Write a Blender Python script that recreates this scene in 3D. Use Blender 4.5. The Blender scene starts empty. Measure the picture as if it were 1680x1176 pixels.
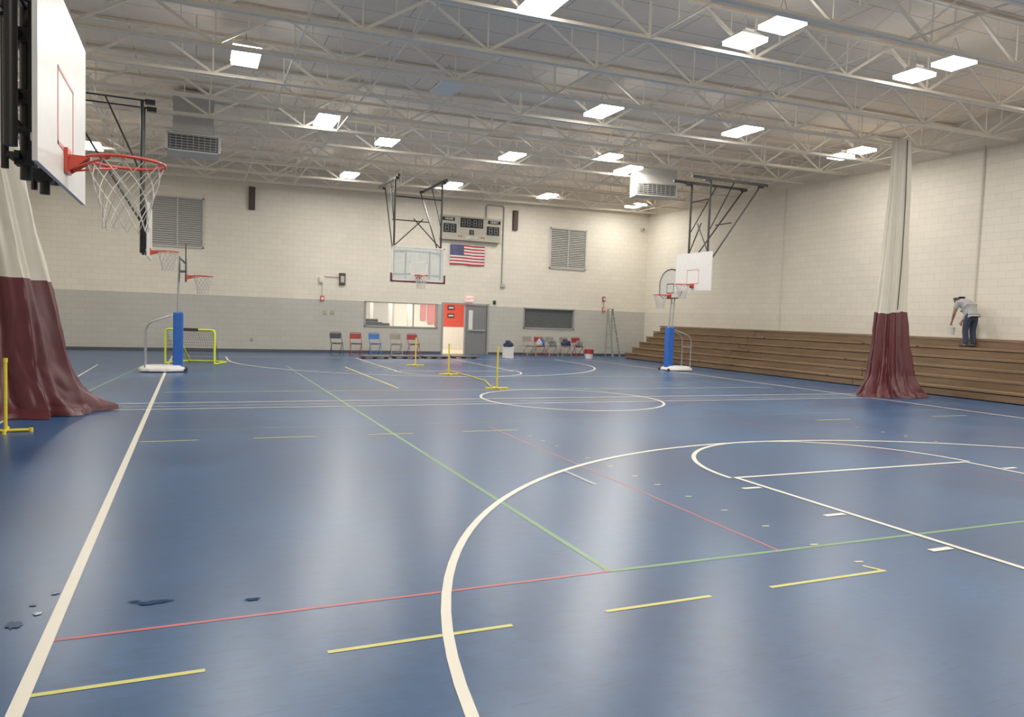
import bpy, math, random
import bmesh as bmm
from mathutils import Vector, Matrix, noise as mnoise
random.seed(7)
scn=bpy.context.scene
col=scn.collection
try:
    scn.view_settings.view_transform='Standard'
    scn.view_settings.look='None'
    scn.view_settings.gamma=1.19
except Exception: pass
pi=math.pi
# ------------------------------------------------------------------ materials
def newmat(name):
    m=bpy.data.materials.new(name); m.use_nodes=True
    nt=m.node_tree; b=nt.nodes['Principled BSDF']; return m,nt,b
def mat(name,c,r=.5,metal=0,var=.08,scale=8,emit=0,alpha=1,trans=0,bump=0):
    m,nt,b=newmat(name)
    N=nt.nodes.new; L=nt.links.new
    b.inputs['Roughness'].default_value=r; b.inputs['Metallic'].default_value=metal
    tc=N('ShaderNodeTexCoord'); nz=N('ShaderNodeTexNoise'); nz.inputs['Scale'].default_value=scale; nz.inputs['Detail'].default_value=3
    L(tc.outputs['Object'],nz.inputs['Vector'])
    mx=N('ShaderNodeMix'); mx.data_type='RGBA'
    mx.inputs[6].default_value=(c[0]*(1-var),c[1]*(1-var),c[2]*(1-var),1)
    mx.inputs[7].default_value=(min(1,c[0]*(1+var)),min(1,c[1]*(1+var)),min(1,c[2]*(1+var)),1)
    L(nz.outputs['Fac'],mx.inputs[0]); L(mx.outputs[2],b.inputs['Base Color'])
    if emit:
        b.inputs['Emission Color'].default_value=(*c,1); b.inputs['Emission Strength'].default_value=emit
    if trans: b.inputs['Transmission Weight'].default_value=trans
    if alpha<1: b.inputs['Alpha'].default_value=alpha
    if bump:
        bp=N('ShaderNodeBump'); bp.inputs['Strength'].default_value=bump; L(nz.outputs['Fac'],bp.inputs['Height']); L(bp.outputs[0],b.inputs['Normal'])
    return m
def wallmat(name,axis,low,split=2.05):
    m,nt,b=newmat(name); N=nt.nodes.new; L=nt.links.new
    tc=N('ShaderNodeTexCoord'); sp=N('ShaderNodeSeparateXYZ'); L(tc.outputs['Object'],sp.inputs[0])
    cb=N('ShaderNodeCombineXYZ'); L(sp.outputs[axis],cb.inputs[0]); L(sp.outputs[2],cb.inputs[1])
    br=N('ShaderNodeTexBrick'); br.offset=.5
    for k,v in (('Scale',1),('Brick Width',.406),('Row Height',.203),('Mortar Size',.006),('Mortar Smooth',.5)): br.inputs[k].default_value=v
    br.inputs['Color1'].default_value=(1,1,1,1); br.inputs['Color2'].default_value=(.95,.95,.95,1); br.inputs['Mortar'].default_value=(.77,.755,.74,1)
    L(cb.outputs[0],br.inputs['Vector'])
    nz=N('ShaderNodeTexNoise'); nz.inputs['Scale'].default_value=.6; nz.inputs['Detail'].default_value=5; L(tc.outputs['Object'],nz.inputs['Vector'])
    mr=N('ShaderNodeMapRange'); mr.inputs[3].default_value=.88; mr.inputs[4].default_value=1.07; L(nz.outputs['Fac'],mr.inputs[0])
    gt=N('ShaderNodeMath'); gt.operation='GREATER_THAN'; gt.inputs[1].default_value=split; L(sp.outputs[2],gt.inputs[0])
    mx=N('ShaderNodeMix'); mx.data_type='RGBA'; mx.inputs[6].default_value=(*low,1); mx.inputs[7].default_value=(.75,.685,.565,1); L(gt.outputs[0],mx.inputs[0])
    m2=N('ShaderNodeMix'); m2.data_type='RGBA'; m2.blend_type='MULTIPLY'; m2.inputs[0].default_value=1; L(mx.outputs[2],m2.inputs[6]); L(br.outputs['Color'],m2.inputs[7])
    m3=N('ShaderNodeMix'); m3.data_type='RGBA'; m3.blend_type='MULTIPLY'; m3.inputs[0].default_value=1; L(m2.outputs[2],m3.inputs[6]); L(mr.outputs[0],m3.inputs[7])
    L(m3.outputs[2],b.inputs['Base Color']); b.inputs['Roughness'].default_value=.6
    bp=N('ShaderNodeBump'); bp.inputs['Strength'].default_value=.3; bp.inputs['Distance'].default_value=.008; bp.invert=True
    L(br.outputs['Fac'],bp.inputs['Height']); L(bp.outputs[0],b.inputs['Normal'])
    return m
def floormat():
    m,nt,b=newmat('blue_rubber_floor'); N=nt.nodes.new; L=nt.links.new
    tc=N('ShaderNodeTexCoord')
    n1=N('ShaderNodeTexNoise'); n1.inputs['Scale'].default_value=.5; n1.inputs['Detail'].default_value=6; n1.inputs['Roughness'].default_value=.5; L(tc.outputs['Object'],n1.inputs['Vector'])
    n2=N('ShaderNodeTexNoise'); n2.inputs['Scale'].default_value=8; n2.inputs['Detail'].default_value=8; n2.inputs['Roughness'].default_value=.7; L(tc.outputs['Object'],n2.inputs['Vector'])
    cr=N('ShaderNodeValToRGB'); e=cr.color_ramp.elements; e[0].position=.33; e[0].color=(.0085,.043,.122,1); e[1].position=.70; e[1].color=(.019,.077,.187,1)
    L(n1.outputs['Fac'],cr.inputs[0])
    mx=N('ShaderNodeMix'); mx.data_type='RGBA'; mx.blend_type='OVERLAY'; mx.inputs[0].default_value=.36; L(cr.outputs[0],mx.inputs[6]); L(n2.outputs['Fac'],mx.inputs[7])
    hs=N('ShaderNodeMix'); hs.data_type='RGBA'; hs.blend_type='MULTIPLY'; hs.inputs[7].default_value=(.5,.55,.62,1)
    L(mx.outputs[2],hs.inputs[6])
    def scuff(rot,sc,lo,hi):
        mp=N('ShaderNodeMapping'); mp.inputs['Rotation'].default_value=(0,0,rot); mp.inputs['Scale'].default_value=sc; L(tc.outputs['Object'],mp.inputs['Vector'])
        ns=N('ShaderNodeTexNoise'); ns.inputs['Scale'].default_value=1; ns.inputs['Detail'].default_value=2; ns.inputs['Distortion'].default_value=.5; L(mp.outputs[0],ns.inputs['Vector'])
        r=N('ShaderNodeMapRange'); r.inputs[1].default_value=lo; r.inputs[2].default_value=hi; L(ns.outputs['Fac'],r.inputs[0]); return r
    outs=[scuff(1.25,(3.5,70,1),.655,.73),scuff(-1.1,(4,80,1),.655,.73),scuff(1.8,(4,90,1),.655,.73),scuff(.7,(5,90,1),.66,.74)]
    prev=outs[0]
    for o in outs[1:]:
        a=N('ShaderNodeMath'); a.operation='MAXIMUM'; L(prev.outputs[0],a.inputs[0]); L(o.outputs[0],a.inputs[1]); prev=a
    L(prev.outputs[0],hs.inputs[0]); L(hs.outputs[2],b.inputs['Base Color'])
    rr=N('ShaderNodeMapRange'); rr.inputs[1].default_value=.25; rr.inputs[2].default_value=.75; rr.inputs[3].default_value=.288; rr.inputs[4].default_value=.325; L(n1.outputs['Fac'],rr.inputs[0])
    L(rr.outputs[0],b.inputs['Roughness'])
    b.inputs['Specular IOR Level'].default_value=.42
    return m
def ceilmat():
    m,nt,b=newmat('roof_deck_panels'); N=nt.nodes.new; L=nt.links.new
    tc=N('ShaderNodeTexCoord'); n=N('ShaderNodeTexNoise'); n.inputs['Scale'].default_value=14; n.inputs['Detail'].default_value=6; L(tc.outputs['Object'],n.inputs['Vector'])
    br=N('ShaderNodeTexBrick'); br.offset=.5
    for k,v in (('Scale',1),('Brick Width',2.4),('Row Height',.8),('Mortar Size',.014)): br.inputs[k].default_value=v
    br.inputs['Color1'].default_value=(.90,.77,.61,1); br.inputs['Color2'].default_value=(.84,.715,.57,1); br.inputs['Mortar'].default_value=(.55,.47,.38,1)
    L(tc.outputs['Object'],br.inputs['Vector'])
    mx=N('ShaderNodeMix'); mx.data_type='RGBA'; mx.blend_type='OVERLAY'; mx.inputs[0].default_value=.3; L(br.outputs['Color'],mx.inputs[6]); L(n.outputs['Fac'],mx.inputs[7])
    L(mx.outputs[2],b.inputs['Base Color']); b.inputs['Roughness'].default_value=.9
    return m
def woodmat(name,c1,c2):
    m,nt,b=newmat(name); N=nt.nodes.new; L=nt.links.new
    tc=N('ShaderNodeTexCoord'); mp=N('ShaderNodeMapping'); mp.inputs['Scale'].default_value=(12,.8,12); L(tc.outputs['Object'],mp.inputs['Vector'])
    n=N('ShaderNodeTexNoise'); n.inputs['Scale'].default_value=1.5; n.inputs['Detail'].default_value=5; L(mp.outputs[0],n.inputs['Vector'])
    cr=N('ShaderNodeValToRGB'); e=cr.color_ramp.elements; e[0].position=.35;e[0].color=(*c1,1);e[1].position=.7;e[1].color=(*c2,1); L(n.outputs['Fac'],cr.inputs[0]); L(cr.outputs[0],b.inputs['Base Color'])
    b.inputs['Roughness'].default_value=.5
    return m
M={}
M['floor']=floormat(); M['ceil']=ceilmat()
M['wallx']=wallmat('painted_block_wall_a',0,(.47,.45,.395)); M['wally']=wallmat('painted_block_wall_b',1,(.70,.64,.535))
M['lw']=mat('line_white',(.70,.65,.54),.38,var=.06); M['ly']=mat('line_yellow',(.54,.50,.10),.4)
M['lr']=mat('line_red',(.40,.07,.08),.4); M['lg']=mat('line_green',(.12,.25,.10),.4); M['llg']=mat('line_pale_green',(.14,.25,.20),.4)
M['lt']=mat('line_teal',(.05,.16,.25),.4); M['lgr']=mat('line_gray',(.26,.29,.32),.4); M['wet']=mat('wet_floor',(.008,.036,.09),.1); M['lc']=mat('line_cream_yellow',(.62,.56,.28),.4)
M['steel']=mat('painted_joist_steel',(.84,.775,.65),.5); M['black']=mat('black_steel',(.010,.010,.012),.4)
M['white']=mat('white_enamel',(.72,.70,.67),.35); M['red']=mat('red_orange_enamel',(.56,.045,.02),.35); M['redline']=mat('red_paint_line',(.55,.10,.09),.4)
M['net']=mat('net_cord',(.56,.53,.48),.8); M['gray']=mat('gray_paint',(.27,.27,.26),.5); M['lgray']=mat('light_gray_paint',(.42,.41,.39),.5)
M['maroon']=mat('maroon_vinyl',(.074,.007,.012),.43,var=.3,scale=3,bump=.12); M['cvinyl']=mat('cream_vinyl',(.60,.555,.46),.55,var=.06,scale=2)
M['blue']=mat('blue_vinyl_pad',(.012,.10,.46),.4); M['galv']=mat('galvanised_tube',(.40,.41,.42),.35,metal=.6)
M['wood']=woodmat('bleacher_wood',(.160,.094,.046),(.222,.136,.070)); M['woodd']=woodmat('bleacher_riser',(.135,.078,.037),(.188,.112,.055))
M['dark']=mat('dark_void',(.008,.008,.008),.9); M['neon']=mat('neon_green_frame',(.68,.80,.04),.4); M['blacknet']=mat('black_netting',(.03,.03,.03),.9)
M['yel']=mat('yellow_plastic',(.78,.60,.03),.4); M['tan']=mat('tan_metal',(.36,.33,.26),.5); M['ladder']=mat('gray_green_fiberglass',(.23,.26,.23),.5)
M['skin']=mat('skin',(.36,.18,.12),.55); M['shirt']=mat('gray_cotton',(.34,.335,.34),.9,bump=.2); M['jeans']=mat('dark_denim',(.018,.027,.05),.9,bump=.2); M['hair']=mat('dark_hair',(.03,.02,.014),.8)
M['glass']=mat('clear_board',(.60,.66,.64),.08,alpha=.42); M['win']=mat('window_glass',(.5,.55,.55),.05,alpha=.08)
M['flagr']=mat('flag_red',(.40,.02,.035),.8); M['flagw']=mat('flag_white',(.70,.68,.66),.8); M['flagb']=mat('flag_blue',(.014,.022,.11),.8)
M['lamp']=mat('lamp_lens',(1,.965,.91),.5,emit=16,var=0); M['off']=mat('unlit_lens',(.85,.80,.72),.6)
M['bbrown']=mat('brown_speaker_cloth',(.055,.038,.033),.8); M['exit']=mat('exit_face',(.85,.66,.62),.5,emit=.35); M['exitr']=mat('exit_letters',(.75,.03,.02),.5,emit=.6)
M['board']=woodmat('dark_board',(.045,.02,.012),(.08,.038,.024)); M['navy']=mat('navy_cloth',(.014,.022,.06),.9,bump=.3); M['gcloth']=mat('gray_cloth',(.13,.14,.15),.9,bump=.3); M['wcloth']=mat('pale_cloth',(.46,.48,.52),.9,bump=.3)
M['dred']=mat('deep_red_steel',(.28,.014,.018),.4); M['dblue']=mat('blue_steel',(.022,.12,.42),.4); M['dtan']=mat('beige_steel',(.27,.23,.18),.45); M['dblk']=mat('charcoal_steel',(.026,.026,.034),.45); M['base']=mat('dark_vinyl_base',(.05,.055,.07),.5)
M['door']=mat('gray_door',(.17,.17,.17),.45); M['lobw']=mat('lobby_wall_white',(.72,.69,.64),.6); M['lobr']=mat('lobby_wall_red',(.56,.05,.03),.6); M['lobf']=mat('lobby_floor',(.58,.48,.30),.4)
M['pink']=mat('pink_poster',(.55,.17,.18),.6); M['hgray']=mat('heater_gray',(.15,.15,.15),.6); M['hpale']=mat('heater_pale',(.52,.50,.45),.5); M['cpale']=mat('conduit_pale',(.60,.56,.48),.5)
# ------------------------------------------------------------------ builder
class B:
    def __init__(s): s.v=[];s.f=[];s.m=[]
    def add(s,vs,fs,m=0):
        o=len(s.v); s.v+= [tuple(v) for v in vs]; s.f+=[tuple(i+o for i in f) for f in fs]; s.m+=[m]*len(fs); return s
    def box(s,c,d,m=0,rz=0,mtx=None):
        x,y,z=[k/2 for k in d]; vs=[Vector((a*x,b*y,e*z)) for a in(-1,1) for b in(-1,1) for e in(-1,1)]
        R=mtx if mtx is not None else Matrix.Rotation(rz,3,'Z')
        vs=[R@v+Vector(c) for v in vs]
        return s.add(vs,[(0,1,3,2),(4,6,7,5),(0,4,5,1),(2,3,7,6),(0,2,6,4),(1,5,7,3)],m)
    def b2(s,a,b,m=0):
        return s.box([(a[i]+b[i])/2 for i in range(3)],[abs(b[i]-a[i]) for i in range(3)],m)
    def beam(s,p,q,w,h,m=0,up=(0,0,1)):
        p,q=Vector(p),Vector(q); d=q-p; l=d.length
        if l<1e-6: return s
        d/=l; u=Vector(up)
        if abs(d.dot(u))>.99: u=Vector((0,1,0))
        x=d.cross(u).normalized(); z=x.cross(d)
        R=Matrix((x,d,z)).transposed()
        return s.box((p+q)/2,(w,l,h),m,mtx=R)
    def path(s,pts,r,n=8,closed=False,m=0,cap=True):
        pts=[Vector(p) for p in pts]; N=len(pts); rs=r if isinstance(r,(list,tuple)) else [r]*N
        T=[]
        for i in range(N):
            if closed: t=pts[(i+1)%N]-pts[i-1]
            else: t=pts[min(i+1,N-1)]-pts[max(i-1,0)]
            T.append(t.normalized())
        a=Vector((0,0,1)) if abs(T[0].z)<.9 else Vector((1,0,0))
        x=T[0].cross(a).normalized(); vs=[]
        for i in range(N):
            x=(x-T[i]*x.dot(T[i]))
            if x.length<1e-6: x=T[i].orthogonal()
            x.normalize(); y=T[i].cross(x)
            for k in range(n):
                an=2*pi*k/n; vs.append(pts[i]+(x*math.cos(an)+y*math.sin(an))*rs[i])
        fs=[]
        for i in range(N if closed else N-1):
            j=(i+1)%N
            for k in range(n):
                k2=(k+1)%n; fs.append((i*n+k,i*n+k2,j*n+k2,j*n+k))
        if cap and not closed:
            fs.append(tuple(range(n-1,-1,-1))); fs.append(tuple((N-1)*n+k for k in range(n)))
        return s.add(vs,fs,m)
    def tube(s,p,q,r,n=8,m=0): return s.path([p,q],r,n,m=m)
    def ring(s,c,R,r,ns=32,n=8,m=0,ax='z'):
        f={'z':lambda a:(c[0]+R*math.cos(a),c[1]+R*math.sin(a),c[2]),'y':lambda a:(c[0]+R*math.cos(a),c[1],c[2]+R*math.sin(a))}[ax]
        return s.path([f(2*pi*i/ns) for i in range(ns)],r,n,closed=True,m=m)
    def lathe(s,prof,c=(0,0,0),n=24,m=0):
        vs=[];fs=[]
        for r,z in prof:
            for k in range(n): a=2*pi*k/n; vs.append((c[0]+r*math.cos(a),c[1]+r*math.sin(a),c[2]+z))
        for i in range(len(prof)-1):
            for k in range(n): k2=(k+1)%n; fs.append((i*n+k,i*n+k2,(i+1)*n+k2,(i+1)*n+k))
        fs.append(tuple(range(n-1,-1,-1))); fs.append(tuple((len(prof)-1)*n+k for k in range(n)))
        return s.add(vs,fs,m)
    def prism(s,pts,f,t0,t1,m=0):
        n=len(pts); vs=[f(a,b,t0) for a,b in pts]+[f(a,b,t1) for a,b in pts]
        fs=[tuple(range(n-1,-1,-1)),tuple(range(n,2*n))]+[(i,(i+1)%n,n+(i+1)%n,n+i) for i in range(n)]
        return s.add(vs,fs,m)
def mk(name,b,mats,parent=None,smooth=False,bevel=0,loc=None,rz=0,**kw):
    me=bpy.data.meshes.new(name); me.from_pydata(b.v,[],b.f); 
    for k in (mats if isinstance(mats,(list,tuple)) else [mats]): me.materials.append(M[k])
    me.polygons.foreach_set('material_index',b.m)
    if smooth: me.polygons.foreach_set('use_smooth',[True]*len(b.f))
    me.update()
    bm=bmm.new(); bm.from_mesh(me); bmm.ops.recalc_face_normals(bm,faces=bm.faces); bm.to_mesh(me); bm.free()
    o=bpy.data.objects.new(name,me); col.objects.link(o)
    if loc is not None: o.location=loc
    o.rotation_euler=(0,0,rz)
    if parent: o.parent=parent
    if bevel:
        md=o.modifiers.new('b','BEVEL'); md.width=bevel; md.segments=2; md.limit_method='ANGLE'
    if smooth:
        md=o.modifiers.new('e','EDGE_SPLIT'); md.split_angle=.7
    for k,v in kw.items(): o[k]=v
    return o
def empty(name,loc,rz=0,**kw):
    o=bpy.data.objects.new(name,None); col.objects.link(o); o.location=loc; o.rotation_euler=(0,0,rz); o.empty_display_size=.1
    for k,v in kw.items(): o[k]=v
    return o
def copytree(o,loc,rz=None,**kw):
    n=o.copy(); col.objects.link(n); n.location=loc
    if rz is not None: n.rotation_euler=(0,0,rz)
    for k,v in kw.items(): n[k]=v
    for c in o.children:
        cc=c.copy(); col.objects.link(cc); cc.parent=n
        for g in c.children:
            gg=g.copy(); col.objects.link(gg); gg.parent=cc
    return n
def text(name,s,size,mname,loc,rot,parent=None,ext=.004,**kw):
    cu=bpy.data.curves.new(name,'FONT'); cu.body=s; cu.size=size; cu.align_x='CENTER'; cu.align_y='CENTER'; cu.extrude=ext
    t=bpy.data.objects.new('tmp',cu); col.objects.link(t)
    dg=bpy.context.evaluated_depsgraph_get(); me=bpy.data.meshes.new_from_object(t.evaluated_get(dg)); bpy.data.objects.remove(t)
    me.materials.clear(); me.materials.append(M[mname])
    o=bpy.data.objects.new(name,me); col.objects.link(o); o.location=loc; o.rotation_euler=rot
    if parent: o.parent=parent
    for k,v in kw.items(): o[k]=v
    return o
S=dict(kind='structure')
# ------------------------------------------------------------------ room
X0,X1,Y0,Y1=-5.4,19.35,-3.0,29.22
CX,YC=7.0,13.07
def zb(x): return 6.18+.019*x      # joist bottom chord
def zt(x): return zb(x)+.78
fl=B(); fl.box(((X0+X1)/2,(Y0+Y1)/2,-.05),(X1-X0,Y1-Y0,.1),0)
FZ=[.0012]
def strip(x1,y1,x2,y2,w,m):
    d=Vector((x2-x1,y2-y1,0)); n=Vector((-d.y,d.x,0)).normalized()*w/2; z=FZ[0]; FZ[0]+=.00004
    fl.add([(x1+n.x,y1+n.y,z),(x1-n.x,y1-n.y,z),(x2-n.x,y2-n.y,z),(x2+n.x,y2+n.y,z)],[(0,1,2,3)],m)
def arc(cx,cy,r,a0,a1,w,m,ns=72):
    z=FZ[0]; FZ[0]+=.00004; vs=[];fs=[]
    for i in range(ns+1):
        a=a0+(a1-a0)*i/ns
        for rr in (r-w/2,r+w/2): vs.append((cx+rr*math.cos(a),cy+rr*math.sin(a),z))
    for i in range(ns): fs.append((2*i,2*i+1,2*i+3,2*i+2))
    fl.add(vs,fs,m)
W,Yl,Rd,Gn,LG,TL,GR,WT,LC=1,2,3,4,5,6,7,8,9
strip(-.6,10.33,15,10.33,.02,LG); strip(-.6,6.98,3.75,6.98,.010,TL)
strip(-.5,15.0,14.0,15.0,.035,Yl); strip(-.5,16.4,14.5,16.4,.025,LG); strip(9.5,18.3,14.2,18.3,.035,Yl)
strip(2.45,3.97,2.45,22.0,.042,Gn); strip(2.45,3.97,12.5,3.93,.036,Gn); strip(-.62,3.95,2.46,3.97,.026,Rd)
strip(3.84,3.97,3.96,9.9,.020,Rd); strip(8.3,3.97,8.3,9.9,.014,Rd); strip(2.45,21.9,11.5,21.9,.035,Gn); strip(11.5,15.5,11.5,21.9,.03,LG)
strip(4.05,15.4,4.05,21.5,.05,Yl)
for a,b in((-.64,.06),(.59,1.53),(2.09,2.80),(3.25,4.23)): strip(a,3.41,b,3.41,.03,Yl)
strip(4.215,3.41,4.16,3.53,.028,Yl)
for a,b in((-.57,.07),(.69,1.45),(2.11,2.72),(3.42,4.26),(9.9,10.7),(12.8,13.76)): strip(a,9.52,b,9.52,.03,Yl)
for y in (9.0,8.6,8.2,7.4,6.9,6.4,6.0,5.5,5.0,4.5,4.0,3.6): strip(4.175,y+.006,4.235,y-.006,.024,LC)
for y in (8.7,8.2,7.8,7.3): strip(9.9,y,9.96,y,.03,LC)
strip(3.6,6.15,3.6,6.82,.045,GR)
strip(CX-7.62,Y0,CX-7.62,25.87,.06,W); strip(CX+7.62,.3,CX+7.62,25.87,.055,W); strip(CX-7.62,25.87,CX+7.62,25.87,.055,W)
strip(CX-7.62,.3,CX+7.62,.3,.055,W)
strip(-1.6,13.3,15.2,13.3,.045,W); strip(-1.2,12.5,15.2,12.5,.04,W); strip(-1.0,12.85,15.0,12.85,.02,W)
strip(-1.9,13.3,-1.2,22,.04,LG); strip(-2.3,9.0,-2.3,22,.035,W)
arc(CX,YC,1.83,0,2*pi,.05,W)
for yb,s in((1.87,1),(24.27,-1)):
    arc(CX,yb,6.02,0 if s>0 else pi,pi if s>0 else 2*pi,.055,W)
    ye=.3 if s>0 else 25.87
    for sx in(-1,1): strip(CX+sx*6.02,yb,CX+sx*6.02,ye,.055,W)
    yf=6.05 if s>0 else 20.09
    strip(CX-1.8,yf,CX+1.8,yf,.05,W); arc(CX,yf,1.85,0 if s>0 else pi,pi if s>0 else 2*pi,.05,W)
    for sx in(-1,1):
        strip(CX+sx*1.78,yf,CX+sx*1.78,ye,.05,W)
        for k in (5.62,4.6,3.62,2.7):
            y=k if s>0 else 26.14-k; strip(CX+sx*1.84,y,CX+sx*2.06,y,.055,W)
def blob(cx,cy,rx,ry,seed):
    rnd=random.Random(seed); n=22; z=FZ[0]; FZ[0]+=.00004
    vs=[(cx,cy,z)]+[(cx+rx*math.cos(2*pi*i/n)*(.6+.6*rnd.random()),cy+ry*math.sin(2*pi*i/n)*(.6+.6*rnd.random()),z) for i in range(n)]
    fl.add(vs,[(0,1+i,1+(i+1)%n) for i in range(n)],WT)
for i,(a,b,c,d) in enumerate(((-.18,4.30,.09,.028),(.31,4.18,.045,.022),(-.80,4.2,.04,.045),(-.68,4.6,.022,.02),(-.76,4.45,.02,.015),(-.72,4.32,.02,.02),(-.28,4.34,.03,.015))): blob(a,b,c,d,i)
mk('floor',fl,['floor','lw','ly','lr','lg','llg','lt','lgr','wet','lc'],**S)
def wallholes(name,x0,x1,z1,y,t,holes,mm):
    xs=sorted({x0,x1,*[h[0] for h in holes],*[h[1] for h in holes]}); zs=sorted({0,z1,*[h[2] for h in holes],*[h[3] for h in holes]})
    b=B()
    for i in range(len(xs)-1):
        for j in range(len(zs)-1):
            xm=(xs[i]+xs[i+1])/2; zm=(zs[j]+zs[j+1])/2
            if any(h[0]<xm<h[1] and h[2]<zm<h[3] for h in holes): continue
            b.b2((xs[i],y,zs[j]),(xs[i+1],y+t,zs[j+1]))
    return mk(name,b,mm,**S)
wallholes('wall_back',X0-.2,X1+.2,8,Y1,.2,[(6.21,9.24,1.05,2.06),(9.5,11.44,0,2.08),(13.13,15.62,1.15,2.06)],'wallx')
b=B(); b.b2((X1,Y0-.2,0),(X1+.2,Y1,8)); mk('wall_right',b,'wally',**S)
b=B(); b.b2((X0-.2,Y0-.2,0),(X0,Y1,8)); mk('wall_left',b,'wally',**S)
b=B(); b.b2((X0,Y0-.2,0),(X1,Y0,8)); mk('wall_front',b,'wallx',**S)
b=B(); 
vs=[(X0-.2,Y0-.2,zt(X0)+.03),(X1+.2,Y0-.2,zt(X1)+.03),(X1+.2,Y1+.2,zt(X1)+.03),(X0-.2,Y1+.2,zt(X0)+.03)]
b.add(vs+[(a,c,d+.2) for a,c,d in vs],[(0,3,2,1),(4,5,6,7),(0,1,5,4),(1,2,6,5),(2,3,7,6),(3,0,4,7)]); mk('ceiling',b,'ceil',**S)
b=B()
for a,c in((X0,9.42),(11.52,X1)): b.b2((a,Y1-.012,0),(c,Y1,.10))
mk('baseboard_back',b,'base',**S)
b=B(); b.b2((X1-.012,Y0,0),(X1,Y1-.02,.10)); mk('baseboard_right',b,'base',**S)
b=B(); b.b2((5,Y1+.2,-.1),(12.6,34,0),0); mk('floor_lobby',b,'lobf',**S)
b=B(); b.b2((5,34,0),(10.6,34.1,3),0); b.b2((10.6,34,0),(12.6,34.1,1.05),0); b.b2((10.6,34,1.05),(12.6,34.1,3),1)
for k,x in enumerate((6.2,7.05,7.9,8.75)): b.b2((x,32.0,0),(x+.14,32.2,3),0)
b.b2((5.2,33.9,1.2),(7.0,33.99,2.2),3); b.b2((7.3,33.9,.9),(8.6,33.99,2.2),3)
b.b2((9.9,33.9,1.35),(10.15,33.99,2.2),2); b.b2((10.25,33.9,1.2),(10.55,33.99,2.3),2)
mk('wall_lobby',b,['lobw','lobr','pink','lgray'],**S)
b=B(); b.b2((5,Y1+.2,0),(5.1,34,3)); b.b2((12.6,Y1+.2,0),(12.7,34,3)); mk('wall_lobby_side',b,'lobw',**S)
b=B(); b.b2((5,Y1+.2,3),(12.7,34.1,3.1)); mk('ceiling_lobby',b,'lobw',**S)
for i,(a,c) in enumerate(((11.25,1.88),(11.25,1.5))):
    b=B(); b.b2((a,33.96,c),(a+.34,33.99,c+.2),0); b.b2((a+.05,33.94,c+.06),(a+.29,33.96,c+.14),1)
    mk('wall_sign',b,['black','lgray'],label='small black sign board on the red lobby wall',category='sign')
b=B(); 
b.b2((6.3,30.3,0),(7.2,30.9,1.24)); b.b2((6.55,30.4,1.24),(7.05,30.7,1.36)); b.b2((7.25,30.45,0),(7.55,30.95,1.2))
mk('office_cabinet',b,'dblk',bevel=.02,label='dark cabinet standing in the lobby behind the window',category='cabinet')
ld=bpy.data.lights.new('lobby','AREA'); ld.shape='RECTANGLE'; ld.size=5; ld.size_y=1.5; ld.energy=250; ld.color=(1,.96,.88)
o=bpy.data.objects.new('lobby_ceiling_light',ld); col.objects.link(o); o.location=(9,31.6,2.96)
def winframe(n,x0,x1,z0,z1):
    b=B(); t=.05; y0,y1=Y1-.03,Y1+.1
    b.b2((x0,y0,z0),(x1,y1,z0+t)); b.b2((x0,y0,z1-t),(x1,y1,z1)); b.b2((x0,y0,z0),(x0+t,y1,z1)); b.b2((x1-t,y0,z0),(x1,y1,z1))
    b.b2((x0+t,Y1+.04,z0+t),(x1-t,Y1+.045,z1-t),1)
    return b
b=winframe(1,6.21,9.24,1.05,2.06); b.b2((8.2,Y1,1.05),(8.24,Y1+.06,2.06)); mk('window_1',b,['gray','win'],**S)
b=winframe(2,13.13,15.62,1.15,2.06)
mk('window_2',b,['gray','win'],**S)
b=B(); b.b2((13.0,Y1+.2,1.0),(15.8,Y1+.6,1.05),0); b.b2((13.0,Y1+.55,1.0),(15.8,Y1+.6,2.2),0)
for k in range(14): b.box((14.38,Y1+.25,1.2+k*.062),(2.4,.03,.006),1)
b.b2((13.05,Y1+.2,1.0),(13.1,Y1+.6,2.2),0); b.b2((15.7,Y1+.2,1.0),(15.75,Y1+.6,2.2),0); b.b2((13,Y1+.2,2.15),(15.8,Y1+.6,2.2),0)
mk('window_blind_box',b,['dark','hgray'],**S)
b=B(); b.b2((9.42,Y1-.03,0),(9.5,Y1+.12,2.14)); b.b2((11.44,Y1-.03,0),(11.52,Y1+.12,2.14)); b.b2((9.5,Y1-.03,2.08),(11.44,Y1+.12,2.14)); b.b2((10.44,Y1,0),(10.49,Y1+.1,2.08))
mk('trim_1',b,'gray',**S)
b=B(); b.b2((10.5,Y1+.02,.01),(11.43,Y1+.065,2.07),0); b.b2((10.62,Y1+.01,1.05),(10.80,Y1+.02,1.85),1); b.b2((10.58,Y1-.03,.98),(11.36,Y1,1.04),2); b.b2((10.58,Y1,.96),(10.64,Y1+.02,1.06),2);b.b2((11.3,Y1,.96),(11.36,Y1+.02,1.06),2)
mk('door_1',b,['door','lobw','galv'],**S)
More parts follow.
